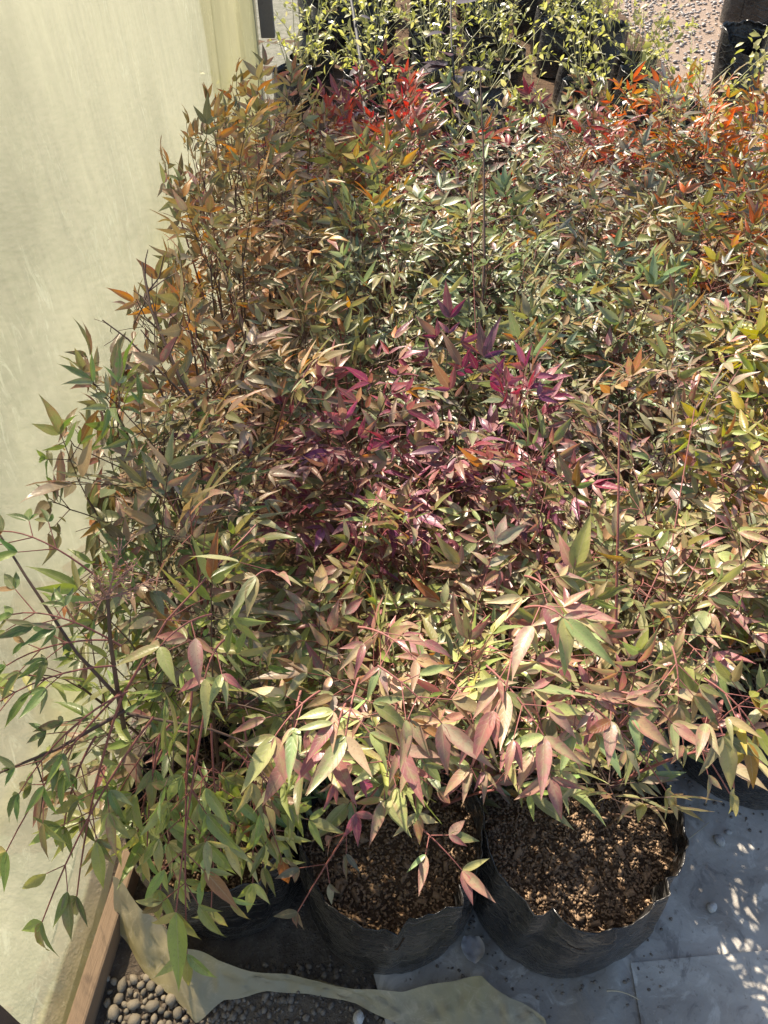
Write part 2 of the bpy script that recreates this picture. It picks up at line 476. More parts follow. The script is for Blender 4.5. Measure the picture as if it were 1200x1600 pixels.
def make_bag(x, y, r, h, seed, label, group, seg=64, tall=False, chips=0, soil=True, name='grow_bag', lean=(0, 0), dip=.03):
    b = empty(name, (x, y, .02), label, 'grow bag', group)
    rows = 20 if seg > 40 else 7
    V = []
    prof = [(0, .975)] + [(i / rows, .985 - .025 * (i / rows) + .045 * math.sin(i / rows * math.pi)) for i in range(1, rows + 1)]
    def rr(t, q):
        c, s = math.cos(t), math.sin(t)
        a = .05 * noise.noise(Vector((c * 1.2, s * 1.2, seed * 3.7))) + .035 * noise.noise(Vector((c * 3.2, s * 3.2, seed + q * 1.4))) + .022 * noise.noise(Vector((c * 7, s * 7, seed + q * 3))) + .012 * noise.noise(Vector((c * 16, s * 16, seed + q * 9)))
        for f0 in (4.0 + .9 * ((seed * 7.3) % 1), 5.3 + .6 * ((seed * 3.1) % 1), 1.2 + seed % 1):
            g0 = f0 + .10 * (q - .5); a += (.045 * math.exp(-((t - g0) / .07) ** 2) - .06 * math.exp(-((t - g0 - .13) / .05) ** 2)) * (.35 + .65 * q)
        a += .022 * (abs(noise.noise(Vector((c * 2.6 + q * 1.2, s * 2.6, seed * 2 + q * 2.2)))) - .2) + .012 * (abs(noise.noise(Vector((c * 5 - q * 2, s * 5, seed * 5 + q * 5)))) - .2)
        return 1 + a * (.6 + .7 * q)
    def hh(t): # rim height: uneven, dipping towards the front
        c, s = math.cos(t), math.sin(t)
        return h * (1 + .05 * noise.noise(Vector((c * 2, s * 2, seed + 9)))) - dip * max(0, -s) ** 2 + .022 * (abs(noise.noise(Vector((c * 4, s * 4, seed)))) - .2) + .006 * noise.noise(Vector((c * 13, s * 13, seed)))
    for q, p in prof:
        for j in range(seg):
            t = 2 * math.pi * j / seg; R_ = r * p * rr(t, q); z = hh(t) * q
            V.append((R_ * math.cos(t) + lean[0] * q, R_ * math.sin(t) + lean[1] * q, z))
    n_out = len(prof)
    for dz, dr in ((.003, -.004), (-.02, -.008), (-.10, -.016)):
        for j in range(seg):
            t = 2 * math.pi * j / seg; R_ = r * rr(t, 1) + dr
            V.append((R_ * math.cos(t) + lean[0], R_ * math.sin(t) + lean[1], hh(t) + dz))
    F = []
    for i in range(n_out + 2):
        for j in range(seg):
            k = (j + 1) % seg; F.append((i * seg + j, i * seg + k, (i + 1) * seg + k, (i + 1) * seg + j))
    link('bag_wall', mesh('bag_wall', V, F, M_BAG, True), b)
    if soil:
        zs = h - .055
        def sz(px, py): return zs - .030 * max(0, -py / r) + .012 * noise.noise(Vector((px * 18 + seed, py * 18, 1))) + .006 * noise.noise(Vector((px * 60, py * 60, seed)))
        nr = 14 if chips else 5; V = [(0, 0, sz(0, 0))]; F = []
        for i in range(1, nr + 1):
            for j in range(seg):
                t = 2 * math.pi * j / seg; q = r * .985 * rr(t, 1) * i / nr
                V.append((q * math.cos(t) + lean[0], q * math.sin(t) + lean[1], sz(q * math.cos(t), q * math.sin(t))))
        for j in range(seg): F.append((0, 1 + j, 1 + (j + 1) % seg))
        for i in range(nr - 1):
            for j in range(seg):
                k = (j + 1) % seg; F.append((1 + i * seg + j, 1 + (i + 1) * seg + j, 1 + (i + 1) * seg + k, 1 + i * seg + k))
        link('soil', mesh('soil', V, F, M_SOIL, True), b)
        if chips:
            V, F = shards(int(chips * 2.4), r * .93, sz, .002, .0075)
            tag(link('bark_chips', fast_mesh('bark_chips', V, F, M_CHIP, False), b), kind='stuff')
            for i in range(36):
                V, F = shards(1, r * .88, sz, .012, .024)
                link('bark_chip', fast_mesh('bark_chip', V, F, M_CHIP, False), b)
    return b


G_BAG = 'black bags of the shrub bed'
# position, radius, label: the bags of the front rows
BAGS = [
    (-.285, .535, .145, .25, 'black grow bag behind the film hem, leftmost of the front row', 1100),
    (.010, .488, .150, .275, 'black grow bag at bottom middle, just above the fold of beige film', 1500),
    (.310, .492, .160, .275, 'black grow bag with open bark soil, front right beside the seam', 2200),
    (.735, .765, .145, .25, 'black grow bag at the right edge, half hidden by drooping leaves', 900),
    (.02, .83, .14, .25, 'black grow bag in deep shadow behind the bottom middle bag', 0),
    (.36, .85, .14, .25, 'black grow bag deep under foliage, behind the open soil bag', 0),
]
for i, (x, y, r, h, lab, ch) in enumerate(BAGS):
    make_bag(x, y, r, h, i + 1.3, lab, G_BAG, 96 if ch else 40, chips=ch, dip=.014)

# ------------------------------------------------------------------ leaf meshes
def leaf_shape(w, fold_, arch, twist, wave, asym):
    us = [0, .10, .24, .40, .58, .76, .90, 1.0]; vs_ = [-1, -.5, 0, .5, 1]
    V, UV = [], []
    def pt(u, v):
        hw = w * .80 * (u / .38) ** .85 * math.exp(-.85 * ((u / .38) - 1)) * (1 - u ** 2.6) if u > 0 else 0
        x = v * hw * (1 + asym * v); z = abs(x) * math.tan(fold_) - arch * u * u + wave * math.sin(u * 11 + v * 1.3) * abs(v)
        x2 = x + twist * .06 * u * u; a = twist * u * .6
        return (x2 * math.cos(a) - z * math.sin(a) * .3, u - abs(arch) * .22 * u * u, z + x * math.sin(a))
    V.append(pt(0, 0)); UV.append((0, .5))
    for u in us[1:-1]:
        for v in vs_: V.append(pt(u, v)); UV.append((u, (v + 1) / 2))
    V.append(pt(1, 0)); UV.append((1, .5))
    F = []
    for j in range(4): F.append((0, 1 + j + 1, 1 + j))
    for i in range(5):
        for j in range(4):
            a = 1 + i * 5 + j; F.append((a, a + 1, a + 6)); F.append((a, a + 6, a + 5))
    n = len(V) - 1
    for j in range(4): F.append((26 + j, 26 + j + 1, n))
    return np.array(V), np.array(F), np.array(UV)


LV = [leaf_shape(w, R(f), a, t, wv, s) for w, f, a, t, wv, s in (
    (.185, 14, .10, .2, .006, .05), (.200, 18, .22, -.3, .010, -.04), (.175, 24, .06, .1, .008, 0), (.210, 12, .28, .5, .012, .08),
    (.190, 20, .36, -.5, .012, 0), (.170, 16, -.06, .3, .006, -.06),
    (.150, 24, .16, -.2, .014, .04), (.140, 18, .34, .4, .010, 0), (.150, 20, .18, .6, .014, .05), (.138, 28, .24, -.6, .010, 0))]
LEAF_ME = [fast_mesh('leaf', v, f[:, ::-1] if False else f, M_LEAF, True, u) for v, f, u in LV]

# ------------------------------------------------------------------ plants
PAL = {
    'bronze': [(0.291, 0.179, 0.073, 0.25), (0.235, 0.179, 0.083, 0.20), (0.469, 0.218, 0.054, 0.30), (0.184, 0.169, 0.073, 0.10), (0.333, 0.229, 0.127, 0.25)],
    'mauve_olive': [(0.322, 0.242, 0.173, 0.30), (0.237, 0.222, 0.111, 0.20), (0.386, 0.264, 0.181, 0.40), (0.203, 0.211, 0.103, 0.10), (0.300, 0.211, 0.103, 0.25)],
    'fresh': [(0.136, 0.221, 0.052, 0.05), (0.180, 0.265, 0.072, 0.05), (0.216, 0.230, 0.097, 0.15), (0.127, 0.186, 0.064, 0.10)],
    'pale_green': [(0.371, 0.399, 0.131, 0.08), (0.306, 0.362, 0.097, 0.05), (0.436, 0.399, 0.160, 0.15), (0.226, 0.296, 0.068, 0.03)],
    'burgundy': [(0.183, 0.027, 0.069, 0.30), (0.137, 0.027, 0.078, 0.30), (0.245, 0.028, 0.063, 0.30), (0.183, 0.072, 0.078, 0.50), (0.229, 0.056, 0.125, 0.50), (0.245, 0.133, 0.103, 0.20)],
    'pinktan': [(0.331, 0.239, 0.153, 0.75), (0.276, 0.217, 0.153, 0.70), (0.376, 0.310, 0.145, 0.35), (0.316, 0.288, 0.127, 0.25), (0.278, 0.310, 0.102, 0.15), (0.416, 0.275, 0.145, 0.60), (0.198, 0.243, 0.076, 0.12), (0.316, 0.266, 0.153, 0.40), (0.168, 0.210, 0.064, 0.10)],
    'pinkbig': [(0.389, 0.277, 0.166, 0.55), (0.407, 0.329, 0.174, 0.35), (0.339, 0.349, 0.140, 0.30), (0.355, 0.226, 0.166, 0.70), (0.288, 0.339, 0.124, 0.25)],
    'pinkgreen': [(0.312, 0.299, 0.124, 0.25), (0.237, 0.258, 0.089, 0.12), (0.366, 0.246, 0.139, 0.50), (0.183, 0.195, 0.069, 0.10), (0.312, 0.268, 0.139, 0.30)],
    'olive_yellow': [(0.302, 0.302, 0.051, 0.15), (0.351, 0.276, 0.047, 0.20), (0.223, 0.265, 0.057, 0.10), (0.397, 0.249, 0.041, 0.30), (0.272, 0.265, 0.083, 0.25)],
    'grey_green': [(0.170, 0.227, 0.112, 0.08), (0.209, 0.252, 0.145, 0.12), (0.131, 0.191, 0.071, 0.05), (0.248, 0.227, 0.092, 0.20), (0.184, 0.213, 0.117, 0.15)],
    'green_gold': [(0.170, 0.181, 0.061, 0.05), (0.207, 0.200, 0.086, 0.10), (0.292, 0.175, 0.046, 0.20), (0.146, 0.152, 0.061, 0.08), (0.218, 0.175, 0.090, 0.20)],
    'silver_sheen': [(0.194, 0.210, 0.161, 0.20), (0.171, 0.178, 0.149, 0.25), (0.148, 0.184, 0.099, 0.10), (0.228, 0.153, 0.061, 0.30), (0.205, 0.197, 0.174, 0.30)],  # grey tones carry the specular shine of sunlit leaves in the colour
    'dusk': [(0.199, 0.129, 0.129, 0.45), (0.232, 0.181, 0.138, 0.35), (0.166, 0.155, 0.104, 0.25), (0.282, 0.146, 0.077, 0.40), (0.182, 0.173, 0.129, 0.20)],
    'crimson': [(0.317, 0.014, 0.022, 0.30), (0.247, 0.019, 0.035, 0.50), (0.124, 0.022, 0.035, 0.50), (0.141, 0.084, 0.061, 0.20), (0.264, 0.046, 0.030, 0.30), (0.115, 0.084, 0.061, 0.10)],
    'orange': [(0.517, 0.116, 0.018, 0.15), (0.407, 0.139, 0.020, 0.15), (0.246, 0.162, 0.027, 0.10), (0.466, 0.081, 0.020, 0.30), (0.209, 0.185, 0.045, 0.05), (0.319, 0.126, 0.045, 0.30)],
}
leaves = []           # (plant, pos, dir, normal, length, variant, rgba)
UP = np.array((0, 0, 1.0))


def unit(v): return v / (np.linalg.norm(v) + 1e-9)


def jit(v, a): return unit(v + rng.normal(0, a, 3))


def pick(pal, bright=1.0):
    c = PAL[pal][rng.integers(len(PAL[pal]))]
    if rng.uniform() < .025: c = (.30, .13, .05, .1)      # a withered leaf
    k = (.30 if pal in ('burgundy', 'crimson', 'orange', 'pinkbig') else .65) * rng.uniform() ** 2.2; c = tuple(a * (1 - k) + b * k for a, b in zip(c, (.15, .16, .065, .12)))   # older leaves turn olive
    m = rng.uniform(.68, 1.30) * bright; h = rng.normal(0, .07)
    return (c[0] * m * (1 + h), c[1] * m, c[2] * m * (1 - h), float(np.clip(c[3] + rng.normal(0, .15), 0, 1)))


def add_leaf(pl, p, d, n, L, pal, droop=.25, jn=.15):
    d = unit(d + np.array((0, 0, -droop)) * rng.uniform(.2, 1.3) + rng.normal(0, .09, 3))
    n = jit(n, jn)
    if n[2] < 0: n = -n
    if p[0] + d[0] * L < WX + .02:                      # keep off the film
        d = unit(np.array((max(d[0], -.05) + .12, d[1], d[2])))
        p = np.array((max(p[0], WX + .035), p[1], p[2]))
    leaves.append((pl, p, d, n, L * rng.uniform(.70, 1.0) * (1.18 if pal == 'pale_green' else 1), int(rng.integers(5, 10) if pal in ('pale_green', 'fresh') else rng.integers(0, 8)), pick(pal)))


def frond(pl, tb, p0, d0, L, droop, ll, pal, big=1.0, rad=.0013, ldroop=.25):
    """one pinnate leaf: rachis, two pairs of pinnae with three to five leaflets, a trio at the tip"""
    n = 7; pts = [np.array(p0)]; d = unit(np.array(d0, float)); dirs = [d]
    for i in range(n - 1):
        pts.append(pts[-1] + d * L / (n - 1)); d = unit(d + np.array((0, 0, -droop)) * (.5 + i / n) / (n - 1) * 1.6 + rng.normal(0, .05, 3)); dirs.append(d)
        if pts[-1][0] < WX + .03: pts[-1][0] = WX + .03
    tb.add(pts, rad, rad * .55, 3)
    sd_ = np.cross(d0, UP + rng.normal(0, .25, 3)); sd_ = unit(sd_)
    for i, cnt in ((2, 5), (4, 3)):
        dd = dirs[i]; s = unit(sd_ - dd * np.dot(sd_, dd)); nn = unit(np.cross(s, dd))
        if nn[2] < 0: nn = -nn
        for sg in (-1, 1):
            if rng.uniform() < .08: continue
            a = R(rng.uniform(42, 62)); pd = unit(dd * math.cos(a) + s * sg * math.sin(a) + np.array((0, 0, -droop * .2)) + nn * rng.normal(.08, .12))
            PL = L * rng.uniform(.26, .38) * (1.0 if cnt == 5 else .72)
            q = pts[i] + pd * PL * .55; e = pts[i] + pd * PL + np.array((0, 0, -droop * .12 * PL))
            tb.add([pts[i], q, e], rad * .7, rad * .4, 3)
            ps = unit(np.cross(nn, pd))
            add_leaf(pl, e, pd, nn, ll * rng.uniform(.9, 1.2) * big, pal, ldroop)
            for k in (-1, 1):
                a2 = R(rng.uniform(34, 55))
                add_leaf(pl, e - pd * .004, pd * math.cos(a2) + ps * k * math.sin(a2), nn, ll * rng.uniform(.62, .92), pal, ldroop)
                if cnt == 5 and rng.uniform() < .8:
                    a2 = R(rng.uniform(42, 66)); add_leaf(pl, q, pd * math.cos(a2) + ps * k * math.sin(a2), nn, ll * rng.uniform(.5, .8), pal, ldroop)
    dd = dirs[-1]; s = unit(sd_ - dd * np.dot(sd_, dd)); nn = unit(np.cross(s, dd)); nn = nn if nn[2] > 0 else -nn
    add_leaf(pl, pts[-1], dd, nn, ll * rng.uniform(1.0, 1.3) * big, pal, ldroop)
    for k in (-1, 1):
        a2 = R(rng.uniform(34, 52)); add_leaf(pl, pts[-1], dd * math.cos(a2) + s * k * math.sin(a2), nn, ll * rng.uniform(.8, 1.1) * big, pal, ldroop)
        a2 = R(rng.uniform(40, 60)); add_leaf(pl, pts[5], dirs[5] * math.cos(a2) + s * k * math.sin(a2), nn, ll * rng.uniform(.7, .95), pal, ldroop)


# x, y, canopy height, radius, palette, second palette, droop, leaf length, label
ROW = ['front row', 'second row', 'third row', 'fourth row', 'fifth row', 'sixth row', 'seventh row', 'eighth row', 'short rearmost row']
COLN = ['against the film wall', 'second from the film wall', 'third from the film wall', 'fourth from the film wall', 'fifth from the film wall', 'sixth from the film wall']
LOOK = {'bronze': 'bronze orange-tipped nandina shrub', 'mauve_olive': 'mauve and olive nandina shrub', 'fresh': 'fresh green nandina shrub', 'pale_green': 'pale green drooping nandina shrub',
        'burgundy': 'deep burgundy nandina shrub', 'pinktan': 'pink and tan nandina shrub', 'pinkgreen': 'green nandina shrub with pink-edged leaves', 'olive_yellow': 'olive yellow nandina shrub with red stems',
        'grey_green': 'grey-green nandina shrub', 'green_gold': 'green and gold nandina shrub', 'silver_sheen': 'silvery sunlit nandina shrub', 'dusk': 'dusky purple-brown nandina shrub', 'crimson': 'crimson red nandina shrub', 'orange': 'orange red nandina shrub'}
T = [
    [(-.29, .58, .76, .26, 'pale_green', 'fresh', .5, .054), (.01, .59, .68, .24, 'pinktan', 'pale_green', .5, .057), (.31, .60, .66, .25, 'pinktan', 'pinkgreen', .5, .057)],
    [(-.38, .88, .88, .26, 'mauve_olive', 'fresh', .3, .060), (.02, .83, .64, .24, 'pinktan', 'pinkgreen', .45, .060), (.40, .86, .68, .26, 'pinktan', 'pinkgreen', .45, .060), (.56, .86, .62, .22, 'pinkgreen', 'pinktan', .45, .058), (.76, .92, .68, .24, 'pinkgreen', 'olive_yellow', .5, .062)],  # fourth shrub is an extra one, added to shade the ground sheet
    [(-.37, 1.14, .88, .25, 'mauve_olive', 'bronze', .25, .058), (-.07, 1.12, .70, .25, 'burgundy', 'burgundy', .3, .058), (.19, 1.12, .74, .24, 'burgundy', 'burgundy', .3, .058), (.50, 1.12, .66, .25, 'dusk', 'pinkgreen', .3, .058), (.82, 1.12, .70, .26, 'olive_yellow', 'olive_yellow', .3, .062)],
    [(-.38, 1.45, .84, .25, 'bronze', 'bronze', .2, .058), (-.02, 1.44, .70, .23, 'green_gold', 'grey_green', .3, .06), (.30, 1.45, .62, .23, 'green_gold', 'grey_green', .3, .06), (.62, 1.45, .62, .23, 'dusk', 'grey_green', .25, .06), (.94, 1.45, .70, .24, 'olive_yellow', 'olive_yellow', .2, .066)],
    [(-.39, 1.76, .90, .25, 'bronze', 'bronze', .2, .058), (-.02, 1.75, .70, .23, 'grey_green', 'green_gold', .3, .06), (.30, 1.76, .62, .23, 'grey_green', 'green_gold', .3, .06), (.63, 1.76, .60, .23, 'grey_green', 'silver_sheen', .3, .06), (.95, 1.76, .62, .23, 'olive_yellow', 'silver_sheen', .25, .06), (1.26, 1.74, .62, .24, 'silver_sheen', 'dusk', .25, .06)],
    [(-.38, 2.08, .90, .24, 'bronze', 'bronze', .2, .058), (-.02, 2.07, .70, .23, 'green_gold', 'grey_green', .25, .06), (.30, 2.08, .62, .23, 'grey_green', 'grey_green', .3, .06), (.63, 2.08, .58, .23, 'silver_sheen', 'green_gold', .3, .06), (.95, 2.08, .60, .23, 'green_gold', 'orange', .25, .06), (1.27, 2.06, .64, .24, 'orange', 'dusk', .2, .06)],
    [(-.37, 2.40, .83, .24, 'bronze', 'mauve_olive', .15, .058), (-.02, 2.40, .68, .23, 'green_gold', 'crimson', .2, .06), (.31, 2.40, .58, .23, 'grey_green', 'crimson', .25, .06), (.64, 2.41, .58, .23, 'silver_sheen', 'silver_sheen', .3, .06), (.96, 2.41, .58, .23, 'silver_sheen', 'orange', .25, .06), (1.28, 2.40, .60, .24, 'olive_yellow', 'orange', .2, .06)],
    [(-.30, 2.74, .66, .23, 'mauve_olive', 'crimson', .2, .058), (.02, 2.74, .68, .23, 'crimson', 'crimson', .2, .058), (.34, 2.74, .62, .23, 'grey_green', 'crimson', .2, .058), (.66, 2.74, .66, .23, 'silver_sheen', 'crimson', .25, .058), (1.0, 2.72, .70, .23, 'orange', 'silver_sheen', .15, .058), (1.31, 2.70, .64, .23, 'orange', 'olive_yellow', .15, .06)],
    [(-.02, 3.06, .66, .22, 'crimson', 'crimson', .15, .060), (.80, 3.06, .58, .22, 'green_gold', 'orange', .2, .056), (1.14, 3.04, .62, .22, 'orange', 'orange', .15, .058), (1.44, 2.98, .56, .22, 'orange', 'olive_yellow', .15, .058)],
]
LOWEST = {(0, 0): 1340, (0, 1): 1165, (0, 2): 1150, (1, 3): 1060, (1, 4): 1035, (1, 1): 1150, (1, 2): 1130}   # lowest fronds at the open front edge
plants = []


def cane_pts(p0, p1, bend, n=7):
    p0, p1 = np.array(p0, float), np.array(p1, float); m = (p0 + p1) / 2 + np.array(bend)
    t = np.linspace(0, 1, n)[:, None]
    return (1 - t) ** 2 * p0 + 2 * t * (1 - t) * m + t * t * p1


for ri, row in enumerate(T):
    for ci, (x, y, h, r, pal, pal2, droop, ll) in enumerate(row):
        lab = f"{LOOK[pal]} in the {ROW[ri]}, " + (COLN[ci] if ri < 8 else ('before the grey-barked sapling', 'left of the orange ones', 'left one of its orange pair', 'right one of its orange pair')[ci])
        root = empty('nandina_shrub', (x, y, .19), lab, 'shrub', 'nandina shrubs standing in the bed of black bags')
        pi = len(plants); plants.append(root)
        ncane = 7
        for c in range(ncane):
            t = c * 2.39996 + rng.uniform(-.4, .4); q = math.sqrt((c + .5) / ncane)
            hx = h * (rng.uniform(.86, 1.02) if c else 1.0) - .05 * q
            lean = np.array((math.cos(t), math.sin(t), 0)) * r * q * rng.uniform(.55, .95)
            p1 = np.array((x, y, hx - .10)) + lean + np.array((0, -.03 if ri == 0 else 0, -.04))
            p1[0] = max(p1[0], WX + .05)
            p0 = np.array((x, y, .02)) + lean * .18
            pts = cane_pts(p0, p1, (*(rng.normal(0, .02, 2)), .02 + .04 * q))
            tb = Tubes(); tb.add(pts, .0042 * rng.uniform(.8, 1.2), .0018, 5)
            nf = int(rng.integers(8, 11)) if ri == 1 else int(rng.integers(6, 9)) if ri < 1 else int(rng.integers(5, 8))
            for k in range(nf):
                s = .40 + .60 * (k + .6) / nf; i = min(int(s * 6), 5); f = s * 6 - i
                p = pts[i] * (1 - f) + pts[i + 1] * f; dc = unit(pts[i + 1] - pts[i])
                az = k * 2.4 + c * 1.3 + rng.uniform(-.4, .4)
                el = R(6 + 42 * s + rng.uniform(-12, 12)) - droop * .25
                dd = np.array((math.cos(az) * math.cos(el), math.sin(az) * math.cos(el), math.sin(el)))
                # the front of the bed is open below the canopy: no low fronds over the bags' soil
                lim = LOWEST.get((ri, ci))
                if lim:
                    e = p + dd * .2 - np.array((0, 0, CAM_H + .03)); pe = 800 - FOC * (e[1] * SP + e[2] * CP) / (e[1] * CP - e[2] * SP)
                    if pe > lim + rng.uniform(-45, 25): dd[1] = abs(dd[1]) * .6; dd[2] = max(dd[2], .25); dd = unit(dd)
                    e = p + dd * .2 - np.array((0, 0, CAM_H + .03)); pe = 800 - FOC * (e[1] * SP + e[2] * CP) / (e[1] * CP - e[2] * SP)
                    if pe > lim + 20: continue
                if k == nf - 1: dd = unit(dc * 1.0 + dd * .5)
                pp = pal2 if (rng.uniform() < .30 or s < .55) else pal
                if rng.uniform() < .10: pp = ('mauve_olive', 'green_gold', 'pinkgreen')[int(rng.integers(3))]
                frond(pi, tb, p, dd, rng.uniform(.13, .21), droop * rng.uniform(.7, 1.4), ll * rng.uniform(.85, 1.15), pp, rng.uniform(1, 1.15), .0014, .04 + droop * .16)
            tb.build('stem', M_STEM_RED if rng.uniform() < (.65 if pal in ('burgundy', 'olive_yellow', 'pinktan', 'crimson', 'pinkgreen') else .35) else M_STEM_BROWN, root, (x, y, .19))

# sprays that hang out of the bed at its front edge: plant, start, end (pixel, depth), palette, leaf length, drop
def spray(pi, a, b_, sag, pal, ll, n=3, big=1.1, ldroop=.22):
    a, b_ = at(*a), at(*b_); root = plants[pi]
    tb = Tubes(); pts = cane_pts(a, b_, (0, 0, sag), 9); tb.add(pts, .0017, .0009, 4)
    for k in range(n):
        i = 3 + int(k * 5 / max(1, n - 1)) if n > 1 else 8
        i = min(i, 8); d = unit(pts[min(i + 1, 8)] - pts[i - 1])
        if pal == 'pinkbig': d = unit(d * np.array((1, 1, .25)) + np.array((rng.normal(0, .35), -.15, 0)))
        s = unit(np.cross(d, UP + rng.normal(0, .15, 3))); nn = unit(np.cross(s, d))
        nn = unit(nn + .4 * unit(np.array((0, 0, CAM_H)) - pts[i]))
        if k == n - 1:
            add_leaf(pi, pts[i], d, nn, ll * 1.2 * big, pal, .12, .12)
        for sg in (-1, 1):
            aa = R(rng.uniform(38, 72) if pal == 'pinkbig' else rng.uniform(32, 50)); dd = unit(d * math.cos(aa) + s * sg * math.sin(aa))
            if k < n - 1:
                e = pts[i] + dd * .035 * rng.uniform(.6, 1.3); tb.add([pts[i], e], .0009, .0006, 3)
                add_leaf(pi, e, dd, nn, ll * rng.uniform(.9, 1.1), pal, ldroop, .2)
                for k2 in (-1, 1):
                    if rng.uniform() < .75: add_leaf(pi, e, unit(dd + k2 * unit(np.cross(nn, dd)) * .75), nn, ll * rng.uniform(.6, .85), pal, ldroop, .25)
            else:
                add_leaf(pi, pts[i], dd, nn, ll * rng.uniform(.85, 1.05), pal, .2, .15)
    tb.build('stem', M_STEM_RED, root, tuple(root.location))


SPR = [
    (1, (470, 1080, .94), (455, 1185, .89), .03, 'pinkbig', .066, 2), (1, (540, 1100, .92), (520, 1180, .87), .03, 'pinkbig', .068, 2), (1, (600, 1090, .92), (625, 1170, .87), .03, 'pinkbig', .066, 2),
    (2, (700, 1060, .94), (740, 1130, .89), .03, 'pinkbig', .066, 2), (2, (880, 1080, .92), (930, 1145, .88), .03, 'pinkbig', .068, 2), (2, (800, 1020, .92), (790, 1080, .87), .03, 'pinkbig', .066, 2),
    (1, (560, 980, .96), (650, 1030, .90), .03, 'pinkbig', .060, 3), (2, (820, 900, .95), (880, 960, .88), .03, 'pinkbig', .066, 3), (2, (960, 1080, .95), (1050, 1130, .92), .03, 'pinkbig', .064, 2),
    (0, (300, 1180, 1.0), (250, 1390, 1.02), .03, 'pale_green', .058, 4), (0, (350, 1190, 1.02), (330, 1420, 1.06), .03, 'pale_green', .058, 4), (0, (380, 1180, 1.02), (440, 1340, 1.06), .03, 'pale_green', .056, 4),
    (0, (260, 1160, .98), (215, 1300, 1.0), .03, 'pale_green', .056, 4), (0, (400, 1220, 1.05), (395, 1380, 1.08), .02, 'pale_green', .054, 3), (0, (150, 1150, .93), (100, 1290, .95), .03, 'pale_green', .054, 3),
    (0, (330, 1060, .92), (275, 1425, .93), .03, 'pale_green', .070, 4), (0, (300, 1080, .95), (292, 1490, .95), .05, 'pale_green', .066, 4),
    (0, (240, 1120, .93), (66, 1440, .93), .05, 'pale_green', .066, 4), (0, (190, 1090, .90), (120, 1400, .96), .04, 'fresh', .058, 3),
    (0, (330, 1130, .98), (345, 1330, 1.02), .03, 'pale_green', .062, 4), (0, (380, 1120, 1.0), (405, 1300, 1.04), .03, 'pale_green', .060, 3),
    (0, (200, 1080, .92), (30, 1240, .90), .05, 'fresh', .056, 4), (0, (180, 1040, .90), (-20, 1110, .88), .04, 'fresh', .056, 4),
    (0, (190, 1010, .90), (20, 960, .88), .05, 'fresh', .054, 4), (0, (250, 1150, .95), (230, 1330, .98), .03, 'pale_green', .06, 4),
    (0, (190, 1080, .92), (10, 1330, .92), .04, 'pale_green', .058, 3), (0, (350, 1160, 1.0), (450, 1260, 1.02), .03, 'pale_green', .06, 3),
    (0, (280, 1120, .96), (180, 1250, .98), .03, 'pale_green', .06, 3), (0, (300, 1180, 1.0), (330, 1240, 1.0), .02, 'pale_green', .06, 3),
    (0, (170, 1000, .90), (10, 1040, .90), .03, 'fresh', .055, 3), (0, (150, 900, .90), (5, 830, .90), .04, 'fresh', .055, 3),
    (1, (590, 1230, 1.02), (465, 1425, 1.06), .02, 'dusk', .052, 3), (1, (640, 1280, 1.05), (722, 1360, 1.03), .02, 'pinkbig', .066, 2),
    (1, (560, 1060, .90), (540, 1150, .84), .02, 'pinkbig', .070, 3), (1, (500, 1080, .90), (430, 1150, .86), .02, 'pinkbig', .068, 2),
    (1, (620, 1100, .92), (600, 1250, .93), .02, 'pinkbig', .062, 3), (1, (640, 1120, .95), (650, 1270, .98), .02, 'pinkgreen', .055, 3),
    (1, (520, 1160, .96), (555, 1270, .98), .02, 'burgundy', .055, 2), (1, (590, 1040, .88), (690, 1130, .86), .02, 'pinkbig', .068, 3),
    (2, (760, 1040, .90), (850, 1150, .85), .02, 'pinkbig', .072, 3), (2, (830, 1080, .92), (860, 1215, .93), .02, 'pinkbig', .062, 3),
    (2, (900, 1080, .92), (985, 1120, .88), .02, 'pinkbig', .068, 3), (2, (920, 1100, .95), (1040, 1235, .97), .03, 'pinkgreen', .056, 2),
    (2, (820, 950, .86), (880, 965, .82), .02, 'pinkbig', .072, 2), (2, (780, 1090, .95), (735, 1200, .96), .02, 'pinkbig', .056, 3),
    (7, (1090, 1090, .96), (1130, 1150, .92), .02, 'pinkgreen', .066, 2), (7, (1010, 1080, .96), (1140, 1240, .98), .03, 'pinkgreen', .05, 3),
    (7, (1100, 1060, .98), (1180, 1140, .95), .02, 'olive_yellow', .066, 3), (7, (1050, 1010, .95), (1060, 1100, .93), .02, 'pinkgreen', .06, 3),
    (0, (330, 960, .88), (250, 1010, .84), .02, 'pinkbig', .060, 2), (0, (350, 1000, .9), (320, 1060, .85), .02, 'pinkbig', .060, 2),
    (0, (440, 900, .92), (400, 900, .88), .02, 'mauve_olive', .064, 2),
]
for s in SPR: spray(*s[:5], s[5] * (.90 if s[4] == 'pinkbig' else .92), *s[6:])

# bare dark canes and twiggy shoots that stand clear of the leaves
def twig(pi, pts, r0, r1, mat, side=0, leaf=None, slen=.07):
    root = plants[pi]; tb = Tubes(); P_ = [at(*p) for p in pts]
    w = np.concatenate([cane_pts(P_[i], P_[i + 1], (0, 0, 0), 4)[(1 if i else 0):] for i in range(len(P_) - 1)]); tb.add(w, r0, r1, 5)
    for k in range(side):
        q = rng.uniform(.25, 1); i = min(int(q * (len(w) - 1)), len(w) - 2); d = unit(w[i + 1] - w[i])
        e = w[i] + unit(d * .7 + rng.normal(0, .55, 3)) * slen * rng.uniform(.5, 1.3)
        tb.add([w[i], (w[i] + e) / 2 + rng.normal(0, .004, 3), e], r1 * .9, r1 * .5, 3)
        if leaf:
            for z in range(2): add_leaf(pi, e, unit(d + rng.normal(0, .6, 3)), UP, .035, leaf, .1)
    tb.build('stem', mat, root, tuple(root.location))


